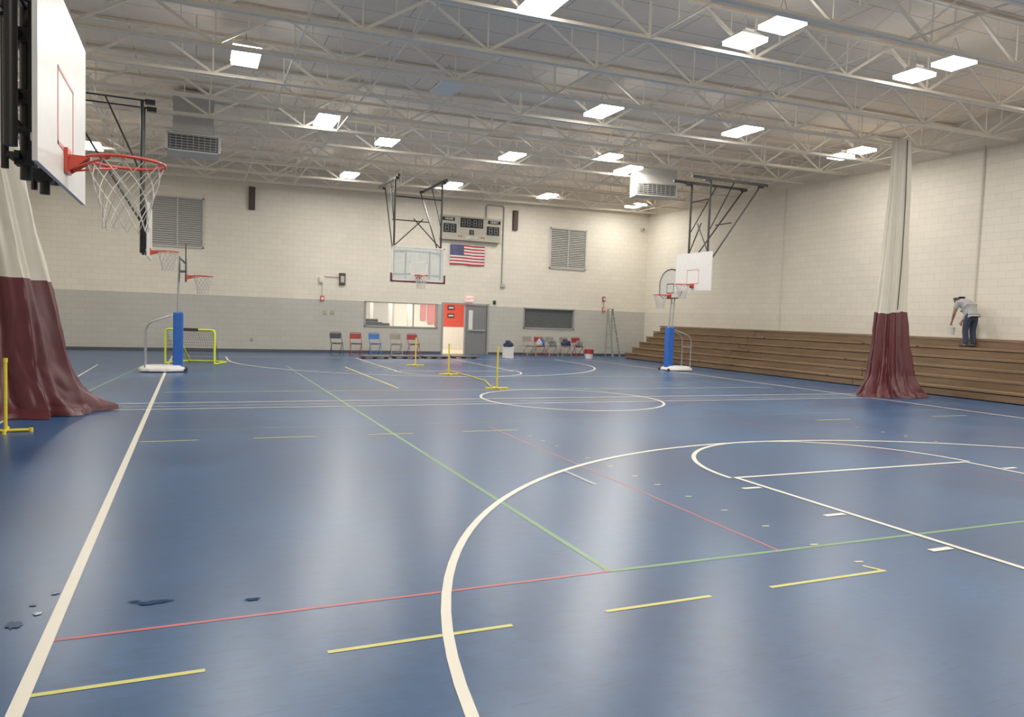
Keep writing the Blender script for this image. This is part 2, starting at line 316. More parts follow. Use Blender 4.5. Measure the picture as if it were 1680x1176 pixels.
# ------------------------------------------------------------------ roof joists
J=[5.4,7.18,8.96,10.74,12.52,14.3,16.08,17.86,19.64,21.42,23.2,24.98,26.9,28.6]
first=None
def build_joist(y):
    e=empty('roof_joist',(0,y,0),label='cream-painted open-web steel roof joist spanning the gym',category='joist',group='steel roof joists')
    xa,xb=X0+.05,X1-.05
    for nm,zf,w in(('bottom_chord',lambda x:zb(x),.15),('top_chord',lambda x:zt(x)-.03,.16)):
        b=B()
        for s in(-1,1):
            b.beam((xa,s*w*.3,zf(xa)),(xb,s*w*.3,zf(xb)),w*.42,.012,0)
            b.beam((xa,s*w*.14,zf(xa)+.03),(xb,s*w*.14,zf(xb)+.03),.012,.07,0)
        b.beam((xa,0,zf(xa)+.01),(xb,0,zf(xb)+.01),w*.3,.01)
        mk(nm,b,'steel',e)
    b=B(); P=2.24
    n=int((xb-xa)/P)
    P=(xb-xa-.2)/n
    for i in range(n):
        c=xa+.1+P*(i+.5)
        bt=(c,0,zb(c)+.04)
        for dx in(-P/2,P/2): b.beam((c+dx,0,zt(c+dx)-.05),bt,.048,.048)
        b.beam((c,0,zt(c)-.05),bt,.025,.025)
        for s in (-1,1):
            q=c+s*P/4
            b.beam((q,0,zb(q)+.39),(q,0,zt(q)-.05),.022,.022)
    mk('web',b,'steel',e)
    return e
for y in J: 
    if first is None: first=build_joist(y)
    else: copytree(first,(0,y,0))
for x,cross in ((-2.2,1),(1.6,0),(3.3,1),(6.9,0),(10.8,1),(15.7,0),(18.2,1)):
    b=B(); ys=[2.0]+J+[Y1-.05]
    b.beam((x+.05,2,zb(x)+.02),(x+.05,Y1-.05,zb(x)+.02),.028,.028)
    for i in range(len(ys)-1):
        a,c=ys[i],ys[i+1]
        if cross:
            b.beam((x+.05,a,zb(x)+.02),(x,c,zt(x)-.08),.02,.02); b.beam((x,a,zt(x)-.08),(x+.05,c,zb(x)+.02),.02,.02)
        else: b.beam((x+.05,a,zb(x)+.02),(x+.05,a,zt(x)-.02),.02,.02)
    mk('joist_bridging',b,'steel',label='thin bridging rods running between roof joists',category='bracing',group='joist bridging')
# ------------------------------------------------------------------ lights (hung between the joists)
LA=bpy.data.lights.new('bay_lamp','AREA'); LA.shape='RECTANGLE'; LA.size=.46; LA.size_y=.96; LA.energy=98; LA.color=(1,.96,.88)
LB=bpy.data.lights.new('bay_lamp_short','AREA'); LB.shape='RECTANGLE'; LB.size=.5; LB.size_y=.46; LB.energy=52; LB.color=(1,.96,.88)
def build_light(lit=True,l=.51,w=.25):
    e=empty('high_bay_light',(0,0,0),label=('lit' if lit else 'unlit')+(' long' if l>.5 else ' square')+' white high bay light hung between joists',category='light fixture',group='high bay lights')
    b=B()
    prof=[(-w,-l),(w,-l),(w,l),(-w,l)]; k=l-.12; tp=[(-.16,-k),(.16,-k),(.16,k),(-.16,k)]
    vs=[(x,y,0) for x,y in prof]+[(x,y,.10) for x,y in tp]
    b.add(vs,[(4,5,6,7),(0,1,5,4),(1,2,6,5),(2,3,7,6),(3,0,4,7)])
    b.b2((-.1,-k*.8,.09),(.1,k*.8,.15))
    mk('housing',b,'white',e)
    b=B(); b.b2((-w+.01,-l+.01,-.065),(w-.01,l-.01,-.001)); mk('lens',b,'lamp' if lit else 'off',e)
    b=B(); b.path([(0,-k*.7,.14),(0,0,.42),(0,k*.7,.14)],.006,6)
    mk('hanger',b,'galv',e)
    if lit:
        o=bpy.data.objects.new('lamp',LA if l>.5 else LB); col.objects.link(o); o.location=(0,0,-.072); o.parent=e
    return e
base=build_light(); sq=build_light(True,.26,.28); off=build_light(False)
def at66(x,y):
    z=zb(x)+.10; k=(z-.06-1.59)/5.01
    return (x*k,y*k,z)
lp=[(.91,16.0),(5.09,10.88),(9.0,15.74),(13.03,15.53),(3.17,20.22),(5.16,21.59),(9.09,21.5),(13.2,21.3),(5.21,27.6),(9.14,27.5),(13.3,27.6),(17.56,27.6),(-3.04,27.4),(.9,10.4),(-3.3,21.5),
     (.9,5.0),(5.1,5.0),(9,5.0),(13,5.0),(18.0,5.0),(1,0),(7,-.5),(13,0),(19,0)]
base.location=at66(*lp[0])
for q in lp[1:]: copytree(base,at66(*q))
sp=[(9.0,9.86),(8.95,10.72),(13.03,10.55),(13.03,9.72),(17.37,16.35),(17.25,15.5),(17.6,10.3),(11.69,19.9)]
sq.location=at66(*sp[0])
for q in sp[1:]: copytree(sq,at66(*q))
off.location=at66(5.11,15.85)
# ------------------------------------------------------------------ hoops
def netmesh(R,L,n,r,c=(0,0,0)):
    b=B(); lev=6
    def P(i,k):
        t=k/lev; rr=R*(1-.42*min(1,t*1.25)) ; 
        if t>.8: rr=R*.60
        a=2*pi*(i+(.5 if k%2 else 0))/n
        return (c[0]+rr*math.cos(a),c[1]+rr*math.sin(a),c[2]-L*t)
    for k in range(lev):
        for i in range(n):
            p=P(i,k)
            if k%2==0: q1,q2=P(i,k+1),P(i-1,k+1)
            else: q1,q2=P(i,k+1),P(i+1,k+1)
            b.tube(p,q1,r,4); b.tube(p,q2,r,4)
    return b
def hoopset(e,rimz,netr=.005,rx=0.,gap=.15):
    b=B(); g=gap+rx; R=.2286
    b.ring((g+R,0,rimz),R,.010,40,8)
    b.box((rx+.012,0,rimz-.03),(.02,.16,.15)); 
    b.b2((rx+.02,-.075,rimz-.012),(g+.03,.075,rimz+.004)); 
    for s in(-1,1):
        b.add([(rx+.02,s*.07,rimz),(g+.04,s*.10,rimz),(rx+.02,s*.07,rimz-.10),(rx+.02,s*.06,rimz),(g+.04,s*.09,rimz),(rx+.02,s*.06,rimz-.10)],[(0,1,2),(3,5,4),(0,3,4,1),(1,4,5,2),(2,5,3,0)])
        b.path([(rx+.03,s*.05,rimz-.08),(g+.06,s*.14,rimz-.035),(g+.16,s*.21,rimz-.012)],.007,6)
    for i in range(12):
        a=2*pi*i/12; b.ring((g+R+R*math.cos(a),R*math.sin(a),rimz-.016),.010,.003,6,4)
    rim=mk('rim',b,'red',e,smooth=True,label='orange-red steel rim')
    mk('net',netmesh(R*.97,.42,12,netr,(g+R,0,rimz-.018)),'net',e,label='white cord net')
def suspended(X,Y,rz,z0,h,rimz,ztop,glass=False,py=.45,back=2.2,netr=.005,lab='',gap=.15,inner=0,arm=.55,bm_=(.035,.06)):
    e=empty('basketball_hoop',(X,Y,0),rz,label=lab,category='basketball hoop',group='ceiling-hung basketball hoops')
    w=.915; b=B()
    if glass:
        t=.04
        b.b2((-.03,-w,z0),(0.01,w,z0+t)); b.b2((-.03,-w,z0+h-t),(0.01,w,z0+h)); b.b2((-.03,-w,z0),(0.01,-w+t,z0+h)); b.b2((-.03,w-t,z0),(0.01,w,z0+h))
        b.b2((-.012,-w+t,z0+t),(-.004,w-t,z0+h-t),1)
        c=0
    else:
        b.b2((-.025,-w,z0),(0,w,z0+h)); c=2
        for s in (-1,1): b.b2((-.05,s*.5-.02,z0+.05),(-.025,s*.5+.02,z0+h-.05),0)
        b.b2((-.05,-w+.1,z0+.12),(-.025,w-.1,z0+.16),0); b.b2((-.05,-w+.1,z0+h-.16),(-.025,w-.1,z0+h-.12),0)
    q=.018 if not glass else .03; zz=rimz+.02; x=.003
    for (ya,yb_,za,zc) in((-.305,.305,zz,zz+q*1.3),(-.305,.305,zz+.46-q,zz+.46),(-.305,-.305+q,zz,zz+.46),(.305-q,.305,zz,zz+.46)):
        b.b2((-.001,ya,za),(x,yb_,zc),c)
    mk('backboard',b,['white','glass','redline'],e,label='clear board with white frame' if glass else 'white board with red target square')
    if glass:
        b=B(); b.b2((-.06,-w-.03,z0-.04),(.04,w+.03,z0+.02)); 
        for s in(-1,1): b.b2((-.06,s*(w+.01)-.03,z0-.04),(.04,s*(w+.01)+.03,z0+.26))
        mk('edge_padding',b,'maroon',e,bevel=.012,label='maroon foam edge padding')
    hoopset(e,rimz,netr,gap=gap)
    b=B(); r=.035
    for s in(-1,1):
        b.tube((-.16,s*py,z0+.1),(-.16,s*py,ztop),r,10)
        if inner:
            b.tube((-.16,s*inner,z0-.02),(-.16,s*inner,ztop),.03,10); b.tube((-.24,s*(inner+.12),z0+.02),(-.24,s*(inner+.12),z0+2),.02,8)
            for zc in (z0+.1,z0+.45,z0+.8,z0+1.2): b.box((-.16,s*inner,zc),(.1,.1,.08)); b.box((-.2,s*(inner+.06),zc),(.06,.16,.03))
        b.beam((-.10,s*.42,z0+.1),(-.10,s*.42,z0+h-.1),.05,.05)
        for zc in(z0+.2,z0+h-.2): b.tube((-.16,s*py,zc),(-.04,s*.5,zc),.02,6)
    for zc in(z0+.25,z0+h-.15,ztop-.6): b.tube((-.16,-py,zc),(-.16,py,zc),.022,8)
    b.tube((-.16,-py,z0+h),(-.16,py*.2,z0+h+.95),.02,6); b.tube((-.16,py,z0+h),(-.16,-py*.2,z0+h+.95),.02,6)
    mk('mast',b,'black',e,smooth=True,label='black steel tube mast')
    b=B()
    for s in(-1,1):
        b.tube((-.2,s*py,z0+h*.7),(-back,s*py*.8,ztop),.024,8)
        b.tube((-.2,s*py,z0+h*1.6),(-back*.5,s*py*.9,ztop),.018,8)
    b.tube((-back*.5,-py*.8,(z0+h*.7+ztop)/2+.05),(-back*.5,py*.8,(z0+h*.7+ztop)/2+.05),.02,8)
    mk('brace',b,'black',e,smooth=True,label='black diagonal brace tubes')
    bw,bh=bm_
    for s in(-1,1):
        b=B(); b.b2((-back-.2,s*py-bw,ztop-.02),(arm,s*py+bw,ztop+bh)); b.box((.0,s*py,ztop-.03),(.2,.12,.1)); b.box((-back,s*py*.85,ztop-.03),(.16,.1,.08))
        mk('ceiling_beam',b,'dblk',e,label='dark steel beam clamped under joists')
    return e
suspended(-.75,5.45,0,2.32,1.12,2.51,6.06,netr=.003,py=.70,inner=.30,lab='white rectangular backboard on black ceiling mast, net hanging',gap=.11,arm=.1)
suspended(-.93,18.85,0,2.66,1.2,2.85,6.12,netr=.007,py=.33,lab='white backboard seen nearly edge-on, on black ceiling mast',arm=-.1,back=1.77,bm_=(.016,.01))
suspended(14.55,19.35,pi,2.64,1.2,2.83,6.1,netr=.008,py=.48,lab='white backboard on black ceiling mast beside the bleachers')
suspended(6.95,24.25,-pi/2,2.70,1.17,2.9,6.12,glass=True,py=.82,netr=.008,back=2.3,arm=.3,lab='clear backboard with maroon padding above the court end')
def portable(X,Y,rz,z0,rimz,lab,bo=.155,sc=1.0):
    e=empty('portable_basketball_hoop',(X,Y,0),rz,label=lab,category='basketball hoop',group='portable basketball hoops')
    b=B()
    pts=[(.16,-.22),(.16,.22),(-.2,.36),(-.62,.36),(-.82,.26),(-.88,0),(-.82,-.26),(-.62,-.36),(-.2,-.36)]
    n=len(pts); vs=[(x,y,.02) for x,y in pts]+[(x*.97-.01,y*.97,.09) for x,y in pts]+[(x*.75-.08,y*.7,.16) for x,y in pts]
    fs=[tuple(range(n-1,-1,-1)),tuple(range(2*n,3*n))]+[(k*n+i,k*n+(i+1)%n,(k+1)*n+(i+1)%n,(k+1)*n+i) for k in(0,1) for i in range(n)]
    b.add(vs,fs); mk('base',b,'white',e,bevel=.02,label='white plastic ballast base')
    for s in(-1,1):
        b=B(); b.path([(.17,s*.26+.03*k,.045) for k in(0,1)],.045,12)
        mk('wheel',b,'dblk',e)
    b=B(); b.b2((-.12,-.12,.04),(.11,.12,1.46)); mk('pole_pad',b,'blue',e,bevel=.03,label='blue vinyl pole padding')
    px=bo-.12
    b=B()
    for s in(-1,1): b.tube((-.02,s*.085,1.4),(px-.03,s*.085,z0+.45),.024,8)
    for t in (.25,.6): b.tube((-.02+(px-.01)*t,-.085,1.4+(z0-.95)*t),(-.02+(px-.01)*t,.085,1.4+(z0-.95)*t),.014,6)
    b.tube((px-.04,0,z0+.25),(bo-.015,0,z0+.25),.03,8); b.tube((px-.04,0,z0+.6),(bo-.015,0,z0+.45),.02,8); b.tube((px-.03,-.085,z0+.45),(px-.03,.085,z0+.45),.02,8); b.tube((px-.03,0,z0+.2),(px-.03,0,z0+.62),.02,8); b.tube((px-.03,-.085,z0+.25),(px-.03,.085,z0+.25),.02,8)
    mk('pole',b,'galv',e,smooth=True,label='twin gray steel poles')
    b=B()
    for s in(-1,1): b.path([(-.72,s*.24,.1),(-.72,s*.24,1.0),(-.68,s*.24,1.12),(-.6,s*.22,1.2),(-.12,s*.12,1.38)],.018,8)
    b.tube((-.72,-.24,.8),(-.72,.24,.8),.014,6)
    mk('handle_frame',b,'galv',e,smooth=True,label='bent tubular brace frame')
    hw=.56*sc; pts=[(-.35*sc,0),(.35*sc,0),(hw,.16),(hw,.5)]
    for i in range(1,12):
        a=pi*i/12; pts.append((hw*math.cos(a),.5+.44*sc*math.sin(a)))
    pts+=[(-hw,.5),(-hw,.16)]
    b=B(); b.prism(pts,lambda a,c,t:(t,a,z0+c),bo-.015,bo+.015,0)
    def insc(k): return [(a*k,(c-.47)*k+.47) for a,c in pts]
    b.prism(insc(.91),lambda a,c,t:(t,a,z0+c),bo+.013,bo+.018,1)
    zz=rimz+.06
    for q in((-.2,.2,zz,zz+.03),(-.2,.2,zz+.3,zz+.33),(-.2,-.175,zz,zz+.33),(.175,.2,zz,zz+.33)): b.b2((bo+.017,q[0],q[2]),(bo+.022,q[1],q[3]),0)
    mk('backboard',b,['dblk','hpale'],e,label='pale gray fan-shaped board with dark border')
    hoopset(e,rimz,.008,rx=bo+.015)
portable(-.34,19.8,0,2.2,2.36,'portable hoop with blue padded pole beside sideline, board edge-on')
portable(14.65,20.6,pi,2.40,2.52,'portable hoop with blue padded pole beside the bleachers',bo=.03,sc=1.15)
# ------------------------------------------------------------------ curtains
def curtain(keys,k,seed,lab,strand=None,rag=(),split=2.03,wr=.07,hem=.05):
    e=empty('divider_curtain',(keys[0][1],keys[0][2],0),label=lab,category='curtain',group='divider curtains')
    ox,oy=keys[0][1],keys[0][2]
    def at(z):
        for a,c in zip(keys,keys[1:]):
            if z<=c[0]:
                t=(z-a[0])/(c[0]-a[0])
                return [a[i]+(c[i]-a[i])*t for i in range(1,6)]
        return keys[-1][1:]
    rnd=random.Random(seed); ph=[rnd.random()*6.28 for _ in range(8)]
    def sharp(x): return 1-2*abs(math.sin(x/2))**.7
    def sect(z,n=320):
        cx,cy,rx,ry,am=at(z); out=[]
        for i in range(n):
            th=2*pi*i/n; c_,s_=math.cos(th),math.sin(th)
            w=sharp(k*th+ph[0]+.8*math.sin(z*.5+ph[1]+2*th))+.5*math.sin((k+4)*th+ph[2]+z*.35)+.3*math.sin((2*k+3)*th+ph[3])
            w+=.5*math.sin(3*th+ph[4]+z*.4)+.3*math.sin(2*th+ph[6]+z*.7)
            nv=mnoise.noise(Vector((c_*2.2+seed,s_*2.2,z*.8)))+.4*mnoise.noise(Vector((c_*5,s_*5+seed,z*1.6)))
            low=max(0,1-z/split)
            f=1+am*w+wr*nv*(1+.8*low)
            f+=low*.6*wr*(abs(mnoise.noise(Vector((c_*7+3,s_*7+seed,z*3))))*2-.4)
            if z<.55:
                t=(1-z/.55)
                f+=t*t*(.10*math.sin(7*th+ph[5]+z*5)+.07*math.sin(13*th+z*9+ph[7]))
                for a0,wd,am2 in rag:
                    d=math.atan2(math.sin(th-a0),math.cos(th-a0)); f+=t*t*am2*math.exp(-(d/wd)**2)
            dz=hem*math.sin(2*th+ph[4])*math.exp(-((z-split)/.5)**2)+.3*hem*math.sin(k*th+ph[0])*math.exp(-((z-split)/.3)**2)
            out.append((cx-ox+rx*f*c_,cy-oy+ry*f*s_,z+dz+(.035*math.sin(11*th+ph[2])*max(0,1-z/.3)+.03*max(0,1-z/.3) if z>.02 else 0)))
        return out
    for nm,za,zc,mm in(('lower_panel',0.008,split,'maroon'),('upper_panel',split,keys[-1][0],'cvinyl')):
        b=B(); nz=60; n=320; vs=[]
        for j in range(nz+1):
            t=j/nz; 
            if nm=='lower_panel': t=t**1.4
            vs+=sect(za+(zc-za)*t)
        fs=[(j*n+i,j*n+(i+1)%n,(j+1)*n+(i+1)%n,(j+1)*n+i) for j in range(nz) for i in range(n)]
        b.add(vs,fs); mk(nm,b,mm,e,smooth=True,label='maroon vinyl lower panel' if mm=='maroon' else 'cream vinyl upper panel')
    if strand:  # shade in a deep fold, drawn as a thin black tube
        b=B(); b.path([(x-ox,y-oy,z) for x,y,z in strand],.013,6); mk('fold_gap_tube',b,'black',e,label='thin black tube drawn as the dark gap of a fold')
    return e
curtain([(0,15.58,12.75,.92,.58,.09),(.10,15.58,12.75,.86,.46,.09),(.5,15.60,12.8,.68,.36,.11),(1.2,15.62,12.85,.52,.29,.11),(2.03,15.66,12.9,.43,.24,.11),(3.5,15.74,12.95,.34,.19,.12),(5,15.82,13,.26,.16,.12),(6.25,15.84,13.05,.22,.14,.12)],9,3,'bunched divider curtain, cream above maroon, beside bleachers',
   strand=[(15.78,12.85,6.2),(15.70,12.74,4.6),(15.58,12.64,3.2),(15.46,12.58,2.1)],rag=[(pi*1.05,.3,.24),(-.45,.25,.24),(-1.3,.25,.15)],wr=.09,hem=.03)
curtain([(0,-2.42,12.3,1.12,.7,.09),(.10,-2.38,12.3,1.0,.6,.09),(.7,-2.48,12.35,.82,.45,.10),(1.95,-2.60,12.5,.64,.34,.10),(3.5,-2.78,12.5,.48,.28,.11),(5.0,-2.9,12.5,.34,.22,.12),(6.05,-2.9,12.5,.28,.2,.10)],10,5,'bunched divider curtain, cream above maroon, puddled on floor',rag=[(.05,.3,.12),(-1.1,.3,.12)],split=1.91,hem=.02)
# ------------------------------------------------------------------ bleachers
RISE=.24; BX=17.22; NR=6
def bleach(y0,y1):
    e=empty('bleachers',(BX,(y0+y1)/2,0),label='brown wooden retractable bleachers along the block wall',category='bleachers',group='bleacher sections')
    yl=(y1-y0)/2; n=NR; rise=RISE; dep=(X1-.03-BX)/n
    for i in range(n):
        x=dep*i; z=rise*(i+1)+.02
        b=B(); b.b2((x-.02,-yl+.003,z-.06),(x+dep+.0,yl-.003,z),0); mk('seat_board',b,'wood',e,bevel=.006)
        b=B(); b.b2((x+.006,-yl+.004,z-rise+.006),(x+.03,yl-.004,z-.08),0)
        mk('riser',b,'woodd',e)
    for s in(-1,1):
        b=B()
        b.prism([(.07,0),(dep*n-.01,0)]+[q for i in range(n-1,-1,-1) for q in((dep*(i+1)-.01,rise*(i+1)-.05),(dep*i+.07,rise*(i+1)-.05))],lambda a,c,t:(a,t,c),s*(yl-.03)-.012,s*(yl-.03)+.012)
        mk('end_panel',b,'woodd',e)
    for i in range(0,n,2):
        z=rise*(i+1)+.02
        for y in (-yl+.9,yl-.9):
            b=B(); b.b2((dep*i-.03,y-.04,z-.05),(dep*i-.018,y+.04,z-.012)); mk('number_plate',b,'dblk',e)
for a,c in((21.36,27.4),(15.33,21.35),(9.29,15.32),(5.0,9.28)): bleach(a,c)
# ------------------------------------------------------------------ person
def skin(name,V,E,root,mm,parent,sub=2):
    me=bpy.data.meshes.new(name); me.from_pydata([v[0] for v in V],E,[]); o=bpy.data.objects.new(name,me); col.objects.link(o)
    md=o.modifiers.new('s','SKIN'); md.use_smooth_shade=True
    for i,v in enumerate(V):
        r=v[1]; d=me.skin_vertices[0].data[i]; d.radius=(r,r) if not isinstance(r,tuple) else r; d.use_root=(i==root)
    s=o.modifiers.new('u','SUBSURF'); s.levels=sub; s.render_levels=sub
    dg=bpy.context.evaluated_depsgraph_get(); m2=bpy.data.meshes.new_from_object(o.evaluated_get(dg)); bpy.data.objects.remove(o)
    m2.materials.clear(); m2.materials.append(M[mm]); m2.polygons.foreach_set('use_smooth',[True]*len(m2.polygons))
    n=bpy.data.objects.new(name,m2); col.objects.link(n); n.parent=parent; return n
pz=RISE*5+.022
PX,PY=18.80,13.15
pe=empty('person',(PX,PY,pz),-.25,label='person in gray t-shirt and dark jeans bending forward, holding bucket',category='person')
V=[((0,-.12,.86),.115),((0,-.03,.99),.11),((0,.08,1.11),.12),((0,.18,1.20),.10),((0,.25,1.24),.055),((0,.31,1.25),.07),((0,.37,1.21),.085),((0,.41,1.14),.05)]
E=[(0,1),(1,2),(2,3),(3,4),(4,5),(5,6),(6,7)]
def chain(start,pts):
    p=start
    for c,r in pts: V.append((c,r)); E.append((p,len(V)-1)); p=len(V)-1
    return p
for s in(-1,1):
    chain(0,[((s*.10,-.12,.80),.085),((s*.11,-.06,.46),.06),((s*.11,-.12,.10),.045),((s*.11,-.09,.05),.045),((s*.12,.08,.04),.035)])
    w=chain(3,[((s*.18,.18,1.16),.06),((s*.22,.23,.89),.042),((s*.15,.37,.71),.028),((s*.15,.39,.65),(.035,.018))])
    for k,(dx,l) in enumerate(((-.03,.065),(-.01,.08),(.01,.075),(.03,.06))):
        chain(w,[((s*.15+dx,.40+.004*k,.615),.009),((s*.15+dx,.405,.65-l),.008),((s*.15+dx,.39,.635-l),.007)])
    chain(w,[((s*.15-s*.035,.42,.64),.010),((s*.15-s*.045,.435,.61),.008)])
skin('body',V,E,0,'skin',pe)
b=B()
for s in(-1,1): b.ring((s*.035,.447,1.195),.008,.004,8,6)
b.path([(0,.44,1.19),(0,.478,1.165),(0,.447,1.15)],[.010,.014,.010],8)
for s in(-1,1): b.lathe([(.006,-.03),(.016,-.01),(.018,.015),(.008,.03)],(s*.088,.355,1.21),8)
mk('face_features',b,'skin',pe,smooth=True)
V=[((0,-.125,.84),.150),((0,-.10,.92),.155),((0,-.02,1.02),.150),((0,.08,1.115),.158),((0,.18,1.205),.118),((0,.225,1.235),.075)];E=[(0,1),(1,2),(2,3),(3,4),(4,5)]
for s in(-1,1): chain(4,[((s*.18,.18,1.165),.08),((s*.215,.215,.98),.065)])
skin('shirt',V,E,1,'shirt',pe)
V=[((0,-.08,.96),.128),((0,-.12,.87),.142)];E=[(0,1)]
for s in(-1,1): chain(1,[((s*.10,-.12,.78),.108),((s*.11,-.06,.46),.080),((s*.11,-.11,.14),.070),((s*.11,-.115,.07),.072)])
skin('jeans',V,E,1,'jeans',pe)
for s in(-1,1):
    V=[((s*.11,-.16,.045),.045),((s*.11,-.05,.05),.045),((s*.12,.07,.04),.042),((s*.12,.12,.035),.03)];E=[(0,1),(1,2),(2,3)]
    skin('shoe',V,E,0,'dblk',pe)
V=[((0,.295,1.255),.082),((0,.345,1.26),.092),((0,.38,1.245),.082)];E=[(0,1),(1,2)]
skin('hair',V,E,1,'hair',pe)
hb=Matrix.Rotation(-.25,3,'Z')@Vector((-.15,.39,0))
bk=B(); bk.lathe([(.08,0),(.10,.19),(.105,.20),(.095,.185)],n=20)
e=empty('bucket',(PX+hb.x,PY+hb.y,pz+.315),label='small white plastic bucket held by the bending person',category='bucket'); mk('bucket_body',bk,'white',e,smooth=True)
b=B(); b.path([(-.10,0,.18),(-.09,0,.23),(0,0,.27),(.09,0,.23),(.10,0,.18)],.004,6); mk('handle',b,'galv',e)
# ------------------------------------------------------------------ chairs
def chair(x,y,rz,cm,lab,grp):
    e=empty('folding_chair',(x,y,0),rz,label=lab,category='chair',group=grp)
    b=B(); n=8; vs=[];fs=[]
    for t in (0,.02):
        for j in range(n+1):
            yy=-.2+.4*j/n
            for i in range(n+1):
                xx=-.2+.4*i/n; vs.append((xx*(1-.08*(j/n)),yy,.435+t-.012*math.cos(xx*7)+.02*(j/n-1)**2))
    k=(n+1)**2
    for t in (0,1):
        for j in range(n):
            for i in range(n):
                a=t*k+j*(n+1)+i; fs.append((a,a+1,a+n+2,a+n+1) if t else (a,a+n+1,a+n+2,a+1))
    for i in range(n):
        a=i; fs.append((a,a+1,k+a+1,k+a)); a=n*(n+1)+i; fs.append((a,k+a,k+a+1,a+1)); a=i*(n+1); fs.append((a,k+a,k+a+n+1,a+n+1)); a=i*(n+1)+n; fs.append((a,a+n+1,k+a+n+1,k+a))
    b.add(vs,fs); mk('seat',b,cm,e)
    b=B(); vs=[];fs=[]
    for t in(0,.015):
        for j in range(2):
            for i in range(9):
                xx=-.2+.4*i/8; vs.append((xx,.235+.02*j+t+.03*math.cos(xx*6)-.02,.60+.2*j))
    for i in range(8): fs+=[(i,i+1,i+10,i+9),(18+i,18+i+9,18+i+10,18+i+1),(i,18+i,18+i+1,i+1),(9+i,10+i,28+i,27+i)]
    fs+=[(0,9,27,18),(8,26,35,17)]
    b.add(vs,fs); mk('backrest',b,cm,e)
    b=B(); r=.012
    b.path([(-.21,-.24,.012),(-.21,-.02,.42),(-.21,.2,.70),(-.20,.235,.80),(-.16,.25,.835),(.16,.25,.835),(.20,.235,.80),(.21,.2,.70),(.21,-.02,.42),(.21,-.24,.012)],r,8); b.tube((-.2,-.17,.14),(.2,-.17,.14),.009,6)
    mk('front_leg_frame',b,cm,e,smooth=True)
    b=B()
    b.path([(-.185,.26,.012),(-.185,.05,.30),(-.185,-.12,.42),(.185,-.12,.42),(.185,.05,.30),(.185,.26,.012)],r,8); b.tube((-.18,.2,.1),(.18,.2,.1),.009,6)
    mk('rear_leg_frame',b,cm,e,smooth=True)
    return e
cn={'dblk':'charcoal','dred':'red','dblue':'blue','dtan':'beige','gcloth':'gray'}
for (x,y,c,r) in((4.86,27.55,'dblk',.05),(5.58,27.6,'dred',-.08),(6.32,27.65,'dblue',.04),(7.14,27.7,'dtan',-.03),(7.85,27.75,'dred',.1)):
    chair(x,y,r,c,cn[c]+' metal folding chair against the gray wall','folding chairs near the lobby window')
for (x,y,c,r) in((12.95,28.1,'dtan',.1),(13.45,28.1,'dred',-.1),(14.02,28.15,'dtan',.05),(14.68,28.15,'dtan',-.05),(15.3,28.15,'dred',.08)):
    chair(x,y,r,c,cn[c]+' metal folding chair under the dark window','folding chairs under the dark window')
def pile(x,y,z,sx,sy,sz,mm,seed,lab):
    bm=bmm.new(); bmm.ops.create_icosphere(bm,subdivisions=4,radius=1)
    for v in bm.verts:
        n=mnoise.noise(v.co*1.7+Vector((seed,0,0)))*.45+mnoise.noise(v.co*4+Vector((0,seed,0)))*.2
        v.co*=1+n; v.co.z=max(v.co.z,-.55)
        v.co=Vector((v.co.x*sx,v.co.y*sy,(v.co.z+.55)*sz))
    me=bpy.data.meshes.new('jacket'); bm.to_mesh(me); bm.free(); me.materials.append(M[mm]); me.polygons.foreach_set('use_smooth',[True]*len(me.polygons))
    o=bpy.data.objects.new('jacket',me); col.objects.link(o); o.location=(x,y,z); o['label']=lab; o['category']='clothing'
pile(13.38,28.05,.465,.11,.12,.16,'wcloth',1,'pale crumpled garment lying on a red chair seat')
pile(13.59,28.12,.465,.06,.1,.20,'dblue',2,'blue crumpled garment draped on a red chair')
pile(14.02,28.1,.465,.18,.14,.15,'gcloth',3,'gray crumpled jacket lying on a beige chair')
pile(14.68,28.1,.465,.2,.14,.17,'navy',4,'navy crumpled jacket lying on a beige chair')
pile(15.3,28.1,.465,.16,.13,.14,'gcloth',5,'gray crumpled jacket lying on a red chair')
# ------------------------------------------------------------------ hockey goal
e=empty('hockey_goal',(.04,22.6,0),-.32,label='neon green street hockey goal with black net',category='goal')
b=B(); r=.028; w=.66; h=.97
b.path([(-w,-.4,.03),(-w,-.4,h-.08),(-w+.03,-.4,h-.02),(-w+.1,-.4,h),(w-.1,-.4,h),(w-.03,-.4,h-.02),(w,-.4,h-.08),(w,-.4,.03)],r,10)
mk('front_frame',b,'neon',e,smooth=True)
b=B(); b.path([(-w,-.4,.03),(-w+.02,.2,.03),(-w+.25,.66,.03),(w-.1,.70,.03),(w+.05,.5,.03),(w,-.4,.03)],r*.9,8)
for s in(-1,1): b.path([(s*(w-.08),-.4,h-.02),(s*(w-.1),-.1,h-.03),(s*(w-.2),.25,.6),(s*(w-.3),.66,.04)],r*.8,8)
b.tube((-w+.12,-.08,h-.03),(w-.12,-.08,h-.03),r*.7,8)
mk('rear_frame',b,'neon',e,smooth=True)
b=B()
def gp(u,t):
    z=h-.04-(h-.06)*t**1.4; ww=(w-.1)*(1-.3*t)
    return (u*ww,-.1+.7*t**.8,z)
for i in range(17):
    u=-1+2*i/16; b.path([gp(u,t/8) for t in range(9)],.0035,4)
for t in range(13): b.path([gp(-1+2*i/6,t/12) for i in range(7)],.0035,4)
for s in(-1,1):
    for k in range(9):
        t=k/9; p=gp(s,t); b.tube(p,(s*(w-.02),-.38,p[2]),.0035,4)
    for k in range(6): b.tube((s*(w-.02),-.38+.09*k,.05),(s*(w-.05),-.38+.07*k,h-.04-.08*k),.0035,4)
mk('goal_net',b,'blacknet',e)
